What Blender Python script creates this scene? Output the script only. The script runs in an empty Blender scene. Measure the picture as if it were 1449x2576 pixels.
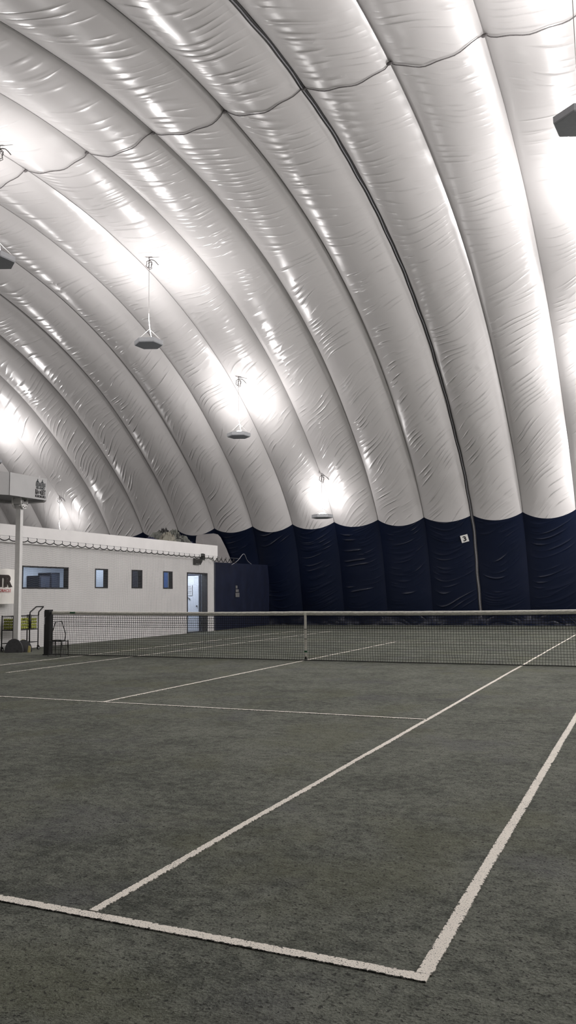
import bpy, math, random
from mathutils import Vector, Matrix, noise
random.seed(7)
sc = bpy.context.scene
COL = sc.collection
PI = math.pi

# ------------------------------------------------------------------ helpers
class MB:
    """collects vertices / faces, then links ONE mesh object"""
    def __init__(s): s.v = []; s.f = []; s.mi = []; s.uv = {}
    def face(s, idx, m=0): s.f.append(tuple(idx)); s.mi.append(m)
    def box(s, c, d, R=None, m=0):
        b = len(s.v)
        for x in (-.5, .5):
            for y in (-.5, .5):
                for z in (-.5, .5):
                    p = Vector((x*d[0], y*d[1], z*d[2]))
                    if R is not None: p = R @ p
                    s.v.append(Vector(c) + p)
        for q in ((0,1,3,2), (4,6,7,5), (0,4,5,1), (2,3,7,6), (0,2,6,4), (1,5,7,3)):
            s.face([b+i for i in q], m)
        return s
    def span(s, a, b, m=0):
        return s.box([(a[i]+b[i])/2 for i in range(3)], [abs(b[i]-a[i]) for i in range(3)], None, m)
    def prism(s, poly, axis, lo, hi, m=0, R=None, o=(0,0,0)):
        """poly of 2-D points extruded along axis ('x','y','z')"""
        b = len(s.v); n = len(poly)
        for h in (lo, hi):
            for p in poly:
                w = {'x': (h, p[0], p[1]), 'y': (p[0], h, p[1]), 'z': (p[0], p[1], h)}[axis]
                w = Vector(w)
                if R is not None: w = R @ w
                s.v.append(w + Vector(o))
        s.face(list(range(b+n-1, b-1, -1)), m); s.face(list(range(b+n, b+2*n)), m)
        for i in range(n):
            j = (i+1) % n
            s.face((b+i, b+j, b+n+j, b+n+i), m)
        return s
    def tube(s, pts, r, n=6, closed=False, m=0):
        pts = [Vector(p) for p in pts]; k = len(pts); b = len(s.v)
        up = None
        for i, p in enumerate(pts):
            if closed: t = pts[(i+1) % k] - pts[i-1]
            else: t = pts[min(i+1, k-1)] - pts[max(i-1, 0)]
            if t.length < 1e-9: t = Vector((0,0,1))
            t.normalize()
            if up is None:
                a = Vector((0,0,1)) if abs(t.z) < .9 else Vector((1,0,0))
                up = (a - t*a.dot(t)).normalized()
            else:
                up = up - t*up.dot(t)
                up = up.normalized() if up.length > 1e-6 else t.orthogonal().normalized()
            w = t.cross(up)
            rr = r[i] if isinstance(r, (list, tuple)) else r
            for j in range(n):
                a = 2*PI*j/n + PI/n
                s.v.append(p + (up*math.cos(a) + w*math.sin(a))*rr)
        for i in range(k if closed else k-1):
            i2 = (i+1) % k
            for j in range(n):
                j2 = (j+1) % n
                s.face((b+i*n+j, b+i*n+j2, b+i2*n+j2, b+i2*n+j), m)
        if not closed:
            s.face([b+j for j in range(n-1, -1, -1)], m)
            s.face([b+(k-1)*n+j for j in range(n)], m)
        return s
    def grid(s, fn, nu, nv, m=0, uvfn=None):
        b = len(s.v)
        for i in range(nu+1):
            for j in range(nv+1):
                s.v.append(Vector(fn(i/nu, j/nv)))
        for i in range(nu):
            for j in range(nv):
                a = b+i*(nv+1)+j
                s.face((a, a+nv+1, a+nv+2, a+1), m)
        return s
    def build(s, name, mats, parent=None, smooth=False, vuv=None):
        me = bpy.data.meshes.new(name)
        me.from_pydata([tuple(p) for p in s.v], [], s.f)
        mats = mats if isinstance(mats, (list, tuple)) else [mats]
        for mm in mats: me.materials.append(mm)
        if len(mats) > 1: me.polygons.foreach_set('material_index', s.mi)
        if smooth: me.polygons.foreach_set('use_smooth', [True]*len(me.polygons))
        if vuv:
            for lname, arr in vuv.items():
                ul = me.uv_layers.new(name=lname)
                vi = [0]*len(me.loops); me.loops.foreach_get('vertex_index', vi)
                flat = []
                for k in vi: flat += [arr[k][0], arr[k][1]]
                ul.data.foreach_set('uv', flat)
        me.update()
        return link(name, me, parent)
def link(name, data, parent=None):
    o = bpy.data.objects.new(name, data); COL.objects.link(o)
    if parent is not None: o.parent = parent
    return o
def tag(o, label, cat, group=None):
    o['label'] = label; o['category'] = cat
    if group: o['group'] = group
    return o
def struct(o): o['kind'] = 'structure'; return o
def empty(name, loc=(0,0,0)):
    o = bpy.data.objects.new(name, None); COL.objects.link(o); o.location = loc
    o.empty_display_size = .1
    return o
def off(mb, loc):
    """shift collected world-space vertices into the frame of a root at loc"""
    L = Vector(loc); mb.v = [p - L for p in mb.v]; return mb
def text_mb(body, size, depth, origin, X, Y, align='CENTER', bold=0.0, shear=0.0, sx=1.0):
    c = bpy.data.curves.new('lettering', 'FONT'); c.body = body; c.size = size
    c.extrude = depth/2; c.align_x = align; c.offset = bold; c.shear = shear; c.resolution_u = 4
    t = bpy.data.objects.new('lettering_source', c); COL.objects.link(t)
    bpy.context.view_layer.update()
    me = bpy.data.meshes.new_from_object(t.evaluated_get(bpy.context.evaluated_depsgraph_get()))
    X = Vector(X); Y = Vector(Y); N = X.cross(Y); O = Vector(origin)
    mb = MB()
    mb.v = [O + X*v.co.x*sx + Y*v.co.y + N*v.co.z for v in me.vertices]
    for p in me.polygons: mb.face(p.vertices)
    bpy.data.objects.remove(t); bpy.data.curves.remove(c); bpy.data.meshes.remove(me)
    return mb
def catmull(P, n):
    out = []
    for i in range(len(P)-1):
        p0 = P[max(i-1,0)]; p1 = P[i]; p2 = P[i+1]; p3 = P[min(i+2,len(P)-1)]
        for k in range(n):
            t = k/n
            out.append(tuple(.5*((2*p1[a]) + (-p0[a]+p2[a])*t + (2*p0[a]-5*p1[a]+4*p2[a]-p3[a])*t*t
                       + (-p0[a]+3*p1[a]-3*p2[a]+p3[a])*t**3) for a in range(len(p1))))
    out.append(tuple(P[-1])); return out

# ------------------------------------------------------------------ materials
class NT:
    def __init__(s, name):
        s.m = bpy.data.materials.new(name); s.m.use_nodes = True
        s.n = s.m.node_tree.nodes; s.l = s.m.node_tree.links
        s.b = s.n['Principled BSDF']; s.out = s.n['Material Output']
    def node(s, t, **k):
        x = s.n.new(t)
        for a, v in k.items(): setattr(x, a, v)
        return x
    def put(s, sock, v):
        if isinstance(v, bpy.types.NodeSocket): s.l.new(v, sock)
        else: sock.default_value = v
    def math(s, op, a, b=0.0, c=None, clamp=False):
        x = s.node('ShaderNodeMath', operation=op, use_clamp=clamp)
        s.put(x.inputs[0], a); s.put(x.inputs[1], b)
        if c is not None: s.put(x.inputs[2], c)
        return x.outputs[0]
    def noise(s, vec, scale, detail=2.0, rough=.5, dist=0.0):
        x = s.node('ShaderNodeTexNoise'); s.put(x.inputs['Vector'], vec)
        s.put(x.inputs['Scale'], scale); s.put(x.inputs['Detail'], detail)
        s.put(x.inputs['Roughness'], rough); s.put(x.inputs['Distortion'], dist)
        return x.outputs['Fac']
    def comb(s, x, y, z=0.0):
        k = s.node('ShaderNodeCombineXYZ')
        s.put(k.inputs[0], x); s.put(k.inputs[1], y); s.put(k.inputs[2], z); return k.outputs[0]
    def sep(s, v):
        k = s.node('ShaderNodeSeparateXYZ'); s.put(k.inputs[0], v); return k.outputs
    def ramp(s, v, lo, hi, a=0.0, b=1.0):
        k = s.node('ShaderNodeMapRange', interpolation_type='SMOOTHSTEP'); k.clamp = True
        s.put(k.inputs['Value'], v); s.put(k.inputs['From Min'], lo); s.put(k.inputs['From Max'], hi)
        s.put(k.inputs['To Min'], a); s.put(k.inputs['To Max'], b); return k.outputs[0]
    def mix(s, f, a, b):
        k = s.node('ShaderNodeMix', data_type='RGBA'); s.put(k.inputs[0], f)
        s.put(k.inputs[6], a); s.put(k.inputs[7], b); return k.outputs[2]
    def uv(s, name): return s.node('ShaderNodeUVMap', uv_map=name).outputs[0]
    def obj(s): return s.node('ShaderNodeTexCoord').outputs['Object']
    def geo(s): return s.node('ShaderNodeNewGeometry').outputs['Position']
    def bump(s, h, strength=1.0, dist=1.0):
        k = s.node('ShaderNodeBump'); s.put(k.inputs['Height'], h)
        k.inputs['Strength'].default_value = strength; k.inputs['Distance'].default_value = dist
        s.l.new(k.outputs[0], s.b.inputs['Normal'])
    def set(s, **k):
        for a, v in k.items(): s.put(s.b.inputs[a.replace('_', ' ')], v)
        return s
def plain(name, col, rough=.6, metal=0.0, var=.08, scale=14.0, spec=.4):
    t = NT(name)
    n = t.noise(t.obj(), scale, 3)
    f = t.ramp(n, .3, .7)
    a = tuple(c*(1-var) for c in col) + (1,); b = tuple(min(1, c*(1+var)) for c in col) + (1,)
    t.set(Base_Color=t.mix(f, a, b), Roughness=rough, Metallic=metal, Specular_IOR_Level=spec)
    return t.m
M = {}
def liner_mat(name, col, rough, spec, amp, skew, swag, freq, seedk, lo=.5):
    t = NT(name)
    uv = t.sep(t.uv('UVMap')); sd = t.sep(t.uv('panel'))
    u, v = uv[0], uv[1]; seed = sd[0]
    u2 = t.math('MULTIPLY', u, u)
    uc = t.math('SUBTRACT', u, .5); uc2 = t.math('MULTIPLY', uc, uc)
    warp = t.noise(t.comb(t.math('MULTIPLY', u, 1.1), t.math('MULTIPLY', v, .45), t.math('MULTIPLY', seed, 5.7)), 1.0, 0)
    vv = t.math('ADD', v, t.math('MULTIPLY', u, t.ramp(v, 8.0, 24.0, 2.0*skew, -.6*skew)))
    vv = t.math('ADD', vv, t.math('MULTIPLY', uc2, swag))
    vv = t.math('ADD', vv, t.math('MULTIPLY', warp, .7))
    s7 = t.math('MULTIPLY', seed, seedk)
    n1 = t.noise(t.comb(t.math('MULTIPLY', u, .6), t.math('MULTIPLY', vv, freq), s7), 1.0, 1.0, .5)
    def ridge(n, k):
        r = t.math('SUBTRACT', 1.0, t.math('ABSOLUTE', t.math('MULTIPLY', t.math('SUBTRACT', n, .5), k)))
        r = t.math('MAXIMUM', r, 0.0)
        return t.math('MULTIPLY', r, r)
    r1 = ridge(n1, 7.0)
    mm = t.noise(t.comb(t.math('MULTIPLY', u, 1.5), t.math('MULTIPLY', v, .36), t.math('ADD', s7, 31.0)), 1.0, 1.0)
    msk = t.ramp(mm, lo, lo+.12)
    win = t.math('MULTIPLY', t.ramp(u, .04, .3), t.ramp(u, .99, .72))
    msk = t.math('MULTIPLY', msk, win)
    # individual long folds: each has its own height and extent across the panel
    ph = t.math('ADD', t.math('MULTIPLY', vv, 4.6), t.math('MULTIPLY', warp, .9))
    fr = t.math('FRACT', ph); fl = t.math('SUBTRACT', ph, fr)
    tri = t.math('SUBTRACT', 1.0, t.math('ABSOLUTE', t.math('SUBTRACT', t.math('MULTIPLY', fr, 2.0), 1.0)))
    tri = t.math('POWER', tri, 3.2)
    own = t.noise(t.comb(t.math('MULTIPLY', u, 1.5), t.math('MULTIPLY', fl, 3.37), s7), 1.0, 1.0)
    fold = t.math('MULTIPLY', t.math('MULTIPLY', tri, t.ramp(own, .42, .62)), win)
    msk2 = t.ramp(mm, lo+.07, lo-.05)
    h = t.math('MULTIPLY', r1, t.math('MULTIPLY', msk, .5))
    h = t.math('ADD', h, t.math('MULTIPLY', t.math('MULTIPLY', fold, msk2), t.ramp(v, 22.0, 9.0, .58, 1.05)))
    h = t.math('MULTIPLY', h, amp)
    soft = t.noise(t.comb(t.math('MULTIPLY', u, 2.0), t.math('MULTIPLY', vv, 1.6), s7), 1.0, 0.0)
    h = t.math('ADD', h, t.math('MULTIPLY', soft, amp*.6))
    t.bump(h)
    t.set(Base_Color=tuple(col)+(1,), Roughness=rough, Specular_IOR_Level=spec)
    return t.m
M['liner'] = liner_mat('white_vinyl_liner', (.54, .525, .521), .27, .62, .032, -.95, .5, 2.5, 3.13, .50)
M['navy'] = liner_mat('navy_vinyl_liner', (.0035, .0068, .021), .36, .34, .03, -.22, -1.5, 3.6, 2.71, .46)
M['navy_plain'] = plain('navy_vinyl_curtain', (.0085, .0125, .033), .6, var=.15, scale=3)
M['seam'] = plain('grey_seam_strip', (.065, .063, .065), .6, var=.25, scale=40)
M['cord'] = plain('dark_seam_cord', (.15, .14, .14), .7, var=.2, scale=30)
M['crease'] = plain('grey_crease_cord', (.30, .29, .285), .7)
M['zip_edge'] = plain('pale_strip_binding', (.34, .34, .36), .5)

def clay():
    t = NT('grey_green_clay')
    p = t.geo()
    P = t.sep(p)
    big = t.noise(p, .33, 2, .55)
    med = t.noise(p, 2.1, 3, .62)
    sm = t.noise(p, 13.0, 3, .68)
    gr = t.noise(p, 90.0, 2, .7)
    sp = t.noise(p, 46.0, 2, .6)
    f = t.math('ADD', t.math('MULTIPLY', big, .5), t.math('MULTIPLY', med, .7))
    f = t.math('ADD', f, t.math('MULTIPLY', sm, 1.1))
    f = t.math('ADD', f, t.math('MULTIPLY', gr, 1.1))
    f = t.ramp(f, 1.30, 2.05)
    base = t.mix(f, (.060, .066, .056, 1), (.196, .207, .174, 1))
    hue = t.noise(t.comb(P[0], P[1], 4.0), .9, 3, .6)
    base = t.mix(t.math('MULTIPLY', t.ramp(hue, .52, .68), .4), base, (.125, .13, .082, 1))
    hue2 = t.noise(t.comb(P[0], P[1], 9.0), 1.1, 3, .6)
    base = t.mix(t.math('MULTIPLY', t.ramp(hue2, .54, .7), .35), base, (.112, .114, .124, 1))
    base = t.mix(t.math('MULTIPLY', t.ramp(sp, .42, .34), .8), base, (.03, .03, .028, 1))
    base = t.mix(t.math('MULTIPLY', t.ramp(t.noise(p, 60.0, 2, .6), .68, .74), .5), base, (.34, .335, .29, 1))
    t.set(Base_Color=base, Roughness=.95, Specular_IOR_Level=.15)
    h = t.math('ADD', t.math('MULTIPLY', sm, .012), t.math('MULTIPLY', gr, .0045))
    t.bump(h, .9)
    return t.m
M['clay'] = clay()
def line_mat():
    t = NT('worn_white_line_tape')
    p = t.geo(); uv = t.sep(t.uv('UVMap'))
    e = t.math('MULTIPLY', t.math('ABSOLUTE', t.math('SUBTRACT', uv[1], .5)), 2.0)
    n = t.noise(p, 55.0, 3, .7); n2 = t.noise(p, 170.0, 2, .6); n3 = t.noise(p, 5.0, 3, .6)
    edge = t.ramp(t.math('ADD', e, t.math('MULTIPLY', t.math('SUBTRACT', n, .5), 1.5)), .93, 1.0)
    speck = t.ramp(t.math('ADD', n2, t.math('MULTIPLY', n3, .22)), .715, .75)
    wear = t.ramp(t.math('ADD', n, t.math('MULTIPLY', n3, .5)), .98, 1.03)
    tk = t.math('LESS_THAN', t.math('FRACT', t.math('ADD', t.math('MULTIPLY', uv[0], 9.0), t.math('MULTIPLY', n3, 2.5))), .13)
    sidev = t.math('GREATER_THAN', t.math('MULTIPLY', t.math('SUBTRACT', uv[1], .5), t.math('SUBTRACT', t.math('MULTIPLY', t.math('FRACT', t.math('MULTIPLY', uv[0], 4.5)), 2.0), 1.0)), 0.0)
    tick = t.math('MULTIPLY', t.math('MULTIPLY', tk, sidev), t.ramp(t.math('ADD', e, t.math('MULTIPLY', t.math('SUBTRACT', n, .5), .8)), .62, .72))
    f = t.math('MAXIMUM', t.math('MAXIMUM', edge, speck), t.math('MAXIMUM', wear, tick))
    t.set(Base_Color=t.mix(f, (.95, .90, .81, 1), (.115, .117, .10, 1)), Roughness=.85, Specular_IOR_Level=.2)
    t.bump(t.math('MULTIPLY', n2, .003), .6)
    return t.m
M['line'] = line_mat()
M['wall_white'] = plain('white_painted_wall', (.78, .766, .756), .75, var=.03, scale=2)
M['fascia'] = plain('white_fascia_board', (.88, .865, .855), .65, var=.03, scale=2)
M['black_frame'] = plain('black_frame', (.012, .012, .016), .45)
M['room_white'] = plain('pale_room_paint', (.62, .68, .78), .8, var=.03, scale=2)
M['navy_paint'] = plain('dark_blue_paint', (.035, .042, .065), .6)
M['blue_panel'] = plain('blue_board', (.06, .13, .33), .6)
M['dark_panel'] = plain('charcoal_board', (.02, .022, .035), .6)
M['net_black'] = plain('black_net_cord', (.012, .012, .012), .8)
M['net_grey'] = plain('grey_net_cord', (.22, .22, .215), .85)
M['rope_black'] = plain('black_edge_rope', (.02, .02, .02), .8)
M['steel'] = plain('galvanised_wire', (.35, .35, .36), .4, .6)
M['canvas'] = plain('white_canvas_band', (.88, .86, .78), .8, var=.07, scale=25)
M['strap_black'] = plain('black_webbing', (.02, .02, .02), .7)
M['green'] = plain('green_tag', (.03, .13, .06), .6)
M['post'] = plain('black_painted_post', (.012, .012, .013), .4)
M['white_metal'] = plain('white_powder_coat', (.80, .795, .78), .4, var=.03)
M['shade'] = plain('grey_white_shroud', (.50, .50, .50), .45, var=.03, scale=3)
M['shade_in'] = plain('dull_grey_inside', (.16, .16, .16), .6)
M['disc'] = plain('dark_grey_rubber', (.075, .075, .08), .8, var=.12)
M['yellow'] = plain('faded_yellow_block', (.42, .36, .14), .7)
M['cart'] = plain('black_cart_tube', (.014, .014, .015), .4)
M['wheel'] = plain('black_caster_rubber', (.02, .02, .02), .7)
M['hub'] = plain('pale_caster_hub', (.4, .4, .4), .5)
M['wire'] = plain('dark_wire', (.03, .03, .03), .5)
M['lamp_body'] = plain('pale_grey_lamp_housing', (.43, .44, .46), .5, var=.03)
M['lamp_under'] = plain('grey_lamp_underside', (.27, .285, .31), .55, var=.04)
M['lamp_cord'] = plain('pale_lamp_cord', (.30, .29, .28), .6)
M['lamp_strap'] = plain('white_lamp_cable', (.85, .84, .82), .6)
M['lamp_hook'] = plain('dark_cord_coil', (.09, .085, .08), .7)
M['sign'] = plain('white_sign_plate', (.62, .62, .60), .5, var=.02)
M['ink'] = plain('black_lettering', (.02, .018, .02), .6)
M['ink_soft'] = plain('dark_grey_green_lettering', (.05, .06, .065), .6)
M['brown_ink'] = plain('dark_brown_lettering', (.035, .024, .022), .6)
M['red_ink'] = plain('red_lettering', (.50, .035, .05), .6)
M['banner'] = plain('white_banner_vinyl', (.92, .895, .85), .5, var=.03, scale=3)
M['white_fabric'] = plain('pale_grey_fabric', (.42, .40, .40), .7, var=.05, scale=2)
M['tarp_grey'] = plain('grey_green_tarp', (.12, .125, .11), .7, var=.3, scale=5)
M['tarp_cream'] = plain('cream_tarp', (.23, .22, .18), .7, var=.15, scale=5)
M['tarp_black'] = plain('black_tarp', (.02, .02, .02), .6)
M['tarp_navy'] = plain('navy_tarp', (.02, .022, .06), .6)
M['wood'] = plain('brown_board', (.14, .11, .09), .8)
M['roof'] = plain('grey_roof_sheet', (.30, .30, .30), .8)
M['door_white'] = plain('pale_door_paint', (.66, .70, .78), .6, var=.02)
M['paper'] = plain('pale_paper', (.58, .60, .64), .8, var=.02)
M['flood_glass'] = plain('dull_flood_glass', (.16, .165, .16), .35)
M['flood_body'] = plain('dark_bronze_housing', (.02, .02, .018), .5)
t = NT('tennis_ball_felt')
t.set(Base_Color=t.mix(t.ramp(t.noise(t.obj(), 90.0, 2), .35, .65), (.36, .40, .07, 1), (.58, .62, .16, 1)), Roughness=.95, Specular_IOR_Level=.1)
t.bump(t.math('MULTIPLY', t.noise(t.obj(), 400.0, 2), .002)); M['ball'] = t.m
t = NT('window_glass'); t.set(Base_Color=(.96, .98, 1, 1), Roughness=.0, Transmission_Weight=1.0, IOR=1.1); M['glass'] = t.m
t = NT('lit_bulb'); t.set(Base_Color=(1, 1, 1, 1), Emission_Color=(1, .97, .94, 1), Emission_Strength=9.0); M['bulb'] = t.m
t = NT('lit_ceiling_panel'); t.set(Base_Color=(1, 1, 1, 1), Emission_Color=(.8, .9, 1, 1), Emission_Strength=4.0); M['tube_light'] = t.m

# ------------------------------------------------------------------ camera
f_px, cam = 2010.218, Vector((6.24442, -14.64406, 1.29017))
yaw, pit, rol = .4234055, .103656925, -.0133175
fw = Vector((-math.sin(yaw)*math.cos(pit), math.cos(yaw)*math.cos(pit), math.sin(pit)))
rt = Vector((math.cos(yaw), math.sin(yaw), 0)); up = rt.cross(fw)
c_, s_ = math.cos(rol), math.sin(rol)
rt, up = rt*c_ + up*s_, up*c_ - rt*s_
cd = bpy.data.cameras.new('camera'); co = link('camera', cd)
cd.sensor_fit = 'VERTICAL'; cd.sensor_height = 36.0; cd.lens = f_px/2576*36
cd.clip_start = .05; cd.clip_end = 200
co.matrix_world = Matrix((( rt.x, up.x, -fw.x, cam.x), (rt.y, up.y, -fw.y, cam.y), (rt.z, up.z, -fw.z, cam.z), (0,0,0,1)))
sc.camera = co

# ------------------------------------------------------------------ the dome: profile across the hall
YC = .5
half = [(17.3, 0), (17.06, 1.0), (16.88, 2.0), (16.6, 3.2), (16.15, 4.3), (15.45, 5.3), (14.6, 6.25), (13.6, 7.15), (12.5, 8.05),
        (11.4, 8.85), (10.2, 9.6), (8.7, 10.35), (7.2, 10.95), (5.6, 11.45), (3.8, 11.83), (2.0, 12.07), (0, 12.15)]
ctrl = [(YC+d, z) for d, z in half] + [(YC-d, z) for d, z in half[-2::-1]]
dense = catmull(ctrl, 16)
acc = [0.0]
for a, b in zip(dense, dense[1:]): acc.append(acc[-1] + math.hypot(b[0]-a[0], b[1]-a[1]))
LEN = acc[-1]
def prof(s):
    s = min(max(s, 0), LEN)
    lo, hi = 0, len(acc)-1
    while hi-lo > 1:
        m = (lo+hi)//2
        if acc[m] <= s: lo = m
        else: hi = m
    t = (s-acc[lo])/max(1e-9, acc[hi]-acc[lo])
    y = dense[lo][0]*(1-t)+dense[hi][0]*t; z = dense[lo][1]*(1-t)+dense[hi][1]*t
    a = dense[max(lo-3, 0)]; b = dense[min(hi+3, len(dense)-1)]
    dy, dz = b[0]-a[0], b[1]-a[1]; L = math.hypot(dy, dz)
    return y, z, -dz/L*1.0, dy/L*1.0       # point, then a normal (fixed below to point inward)
def s_at(y=None, z=None):
    if z is not None:                       # on the far side
        for i in range(len(dense)-1):
            if dense[i][1] <= z <= dense[i+1][1]:
                return acc[i] + (z-dense[i][1])/(dense[i+1][1]-dense[i][1]+1e-9)*(acc[i+1]-acc[i])
    for i in range(len(dense)-1):
        if dense[i][0] >= y >= dense[i+1][0]:
            return acc[i] + (dense[i][0]-y)/(dense[i][0]-dense[i+1][0]+1e-9)*(acc[i+1]-acc[i])
X0, SP = .03, 1.92
I0, I1 = -17, 13
def sag(s):
    t = min(1, min(s, LEN-s)/8.0)
    return .15 + .13*t
def surf(x, s, extra=0.0):
    k = (x-X0)/SP; u = k-math.floor(k)
    y, z, ny, nz = prof(s)
    if ny*(YC-y) + nz*(4-z) < 0: ny, nz = -ny, -nz
    b = sag(s)*(4*u*(1-u))**.85 + extra
    return Vector((x, y+ny*b, z+nz*b))
S_EDGE = s_at(z=4.32)
def edge(u, i):
    return S_EDGE - (.2 + .04*math.sin(i*2.3))*4*u*(1-u)
def panel(i, lo, hi, nv, name, mat, parent):
    mb = MB(); NU = 22; uvs = []; sds = []
    for a in range(NU+1):
        u = a/NU; ue = min(max(u, 1e-5), 1-1e-5)
        l, h = lo(u, i), hi(u, i)
        for b in range(nv+1):
            s = l+(h-l)*b/nv
            mb.v.append(surf(X0+SP*(i+ue), s)); uvs.append((u, s)); sds.append((i*1.0, 0.0))
    for a in range(NU):
        for b in range(nv):
            k = a*(nv+1)+b
            mb.face((k, k+nv+1, k+nv+2, k+1))
    return mb.build(name, mat, parent, True, {'UVMap': uvs, 'panel': sds})
ceil = struct(empty('ceiling'))
wb = struct(empty('wall_back')); wf = struct(empty('wall_front'))
for i in range(I0, I1):
    panel(i, edge, lambda u, i: LEN-edge(u, i), 150, 'liner_panel', M['liner'], ceil)
    panel(i, lambda u, i: 0.0, edge, 26, 'curtain_panel', M['navy'], wb)
    panel(i, lambda u, i: LEN-edge(u, i), lambda u, i: LEN, 10, 'curtain_panel', M['navy'], wf)
# loose skirt of the navy curtain lying on the clay at the far wall
for i in range(-9, 5):
    mb = MB(); ph = i*1.7
    def fn(u, v, i=i):
        x = X0+SP*(i+min(max(u, 1e-4), 1-1e-4))
        p = surf(x, .42*(1-v))
        pinch = abs(2*u-1)**3
        out = .03 + v**1.6*(.10+.28*pinch) + .05*v*noise.noise(Vector((x*4.2, v*2.0, 3.0)))
        z = max(.006, .42*(1-v)**1.25 + .05*noise.noise(Vector((x*3.1, v*3.0, 8.0)))*v*(1-v)*4) if v < 1 else .006
        return Vector((x, p.y-out, z))
    mb.grid(fn, 28, 8)
    uvs = []
    for a in range(29):
        for b in range(9): uvs.append((a/28, b*.05))
    mb.build('curtain_skirt', M['navy'], wb, True, {'UVMap': uvs, 'panel': [(i+.5, 0)]*len(uvs)})
# end walls of the dome (outside the picture)
for nm, x in (('wall_right', X0+SP*I1), ('wall_far_left', X0+SP*I0)):
    mb = MB(); pts = [(p[0], p[1]) for p in dense[::6]]
    mb.prism(pts, 'x', x, x+(.05 if x > 0 else -.05)); struct(mb.build(nm, M['wall_white']))

mb = MB().box((-3.5, .5, -.1), (60, 36.5, .2)); struct(mb.build('floor', M['clay']))

# seam cord crossing the crown of the ceiling, with a knot at every crease
seam = tag(empty('ceiling_seam', (0, YC-.2, 12)), 'thin dark seam cord crossing the white ceiling in scallops from crease to crease', 'cord')
mb = MB(); pts = []
sA = s_at(y=YC-.25)
for i in range(I0, I1):
    for a in range(16):
        u = (a+.001)/16
        x = X0+SP*(i+u)
        pts.append(surf(x, sA + .04*math.sin(i*3.1+u*5)+.03*math.sin(x*9.0), .022))
mb.tube(pts, .011, 5); off(mb, seam.location).build('cord', M['cord'], seam, True)
for i in range(-7, 4):
    mb = MB(); p = surf(X0+SP*i+1e-3, sA, .03)
    mb.tube([p+Vector((-.07, .02, .0)), p+Vector((-.03, 0, -.02)), p+Vector((.03, 0, -.02)), p+Vector((.08, -.03, .01))], [.012, .034, .032, .010], 6)
    off(mb, seam.location).build('knot', M['cord'], seam, True)
# thin cords lying in the creases
for i in range(-9, 4):
    if i == 0: continue
    mb = MB(); jit = .004
    mb.tube([surf(X0+SP*i+1e-3, S_EDGE+(LEN-2*S_EDGE)*k/120, .01) for k in range(121)], .006, 4)
    mb.build('crease_cord', M['crease'], ceil, True)
# the broad dark seam strip beside the number sign
zs = tag(empty('seam_strip', (X0, YC+17.3, 0)), 'broad dark grey seam strip rising beside the number sign and over the ceiling', 'strip')
def strip(w, t, ex, s0=0.02, s1=None):
    mb = MB(); s1 = s1 or LEN-.02; N = 220; b = 0
    for k in range(N+1):
        s = s0+(s1-s0)*k/N
        y, z, ny, nz = prof(s)
        if ny*(YC-y)+nz*(4-z) < 0: ny, nz = -ny, -nz
        wob = .012*math.sin(s*2.1)+.008*math.sin(s*5.3)
        for dx, e in ((-w, ex), (w, ex), (w, ex+t), (-w, ex+t)):
            mb.v.append(Vector((X0+dx+wob, y+ny*e, max(.01, z+nz*e))))
    for k in range(N):
        for j in range(4):
            a = k*4
            mb.face((a+j, a+(j+1) % 4, a+4+(j+1) % 4, a+4+j))
    return off(mb, zs.location)
strip(.054, .02, .03).build('band', M['seam'], zs)
o = strip(.009, .015, .05).build('binding', M['zip_edge'], zs); o['label'] = 'pale cord running down the middle of the strip'

# ------------------------------------------------------------------ court lines
def line(name, a, b, w, label):
    mb = MB(); a = Vector(a); b = Vector(b); d = (b-a); L = d.length; d.normalize(); n = Vector((-d.y, d.x))
    N = max(2, int(L/.15)); uvs = []
    for k in range(N+1):
        c = a+d*(L*k/N)
        wob = .006*noise.noise(Vector((c.x*.9+3, c.y*.9, 1.0))); ww = w*(1+.12*noise.noise(Vector((c.x*2, c.y*2, 5.0))))
        for sgn, z in ((-1, .001), (-1, .005), (1, .005), (1, .001)):
            q = c+n*(wob+sgn*ww/2)
            mb.v.append(Vector((q.x, q.y, z))); uvs.append((L*k/N, .5+sgn*.5))
    for k in range(N):
        for j in range(3):
            i = k*4+j; mb.face((i, i+1, i+5, i+4))
    mb.face((3, 2, 1, 0)); e = N*4; mb.face((e, e+1, e+2, e+3))
    return tag(mb.build(name, M['line'], None, False, {'UVMap': uvs}), label, 'court line')
line('baseline', (-5.49, -11.845), (5.49, -11.875), .055, 'worn white baseline crossing the clay nearest to the viewer')
line('sideline', (5.468, -11.85), (5.468, 11.88), .055, 'white doubles sideline, the outermost line meeting the baseline at the near corner')
line('sideline', (4.07, -11.835), (4.125, 11.88), .045, 'long white singles sideline running from baseline under the net, right of the strap')
line('service_line', (-1.75, -6.37), (4.08, -6.435), .042, 'white service line on the near side of the net')
line('center_line', (-.03, -6.36), (-.1, 6.45), .048, 'white centre service line passing under the net strap')
line('sideline', (-4.14, -3.72), (-4.1, 11.88), .045, 'thin white singles sideline starting before the net, second line from the white building')
line('sideline', (-5.42, -11.8), (-5.47, 11.88), .045, 'thin white doubles sideline closest to the white building')
line('service_line', (-4.1, 6.32), (4.1, 6.32), .03, 'faint far service line seen through the net')
line('baseline', (-5.47, 11.87), (5.47, 11.87), .03, 'faint far baseline in front of the navy curtain')

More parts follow.
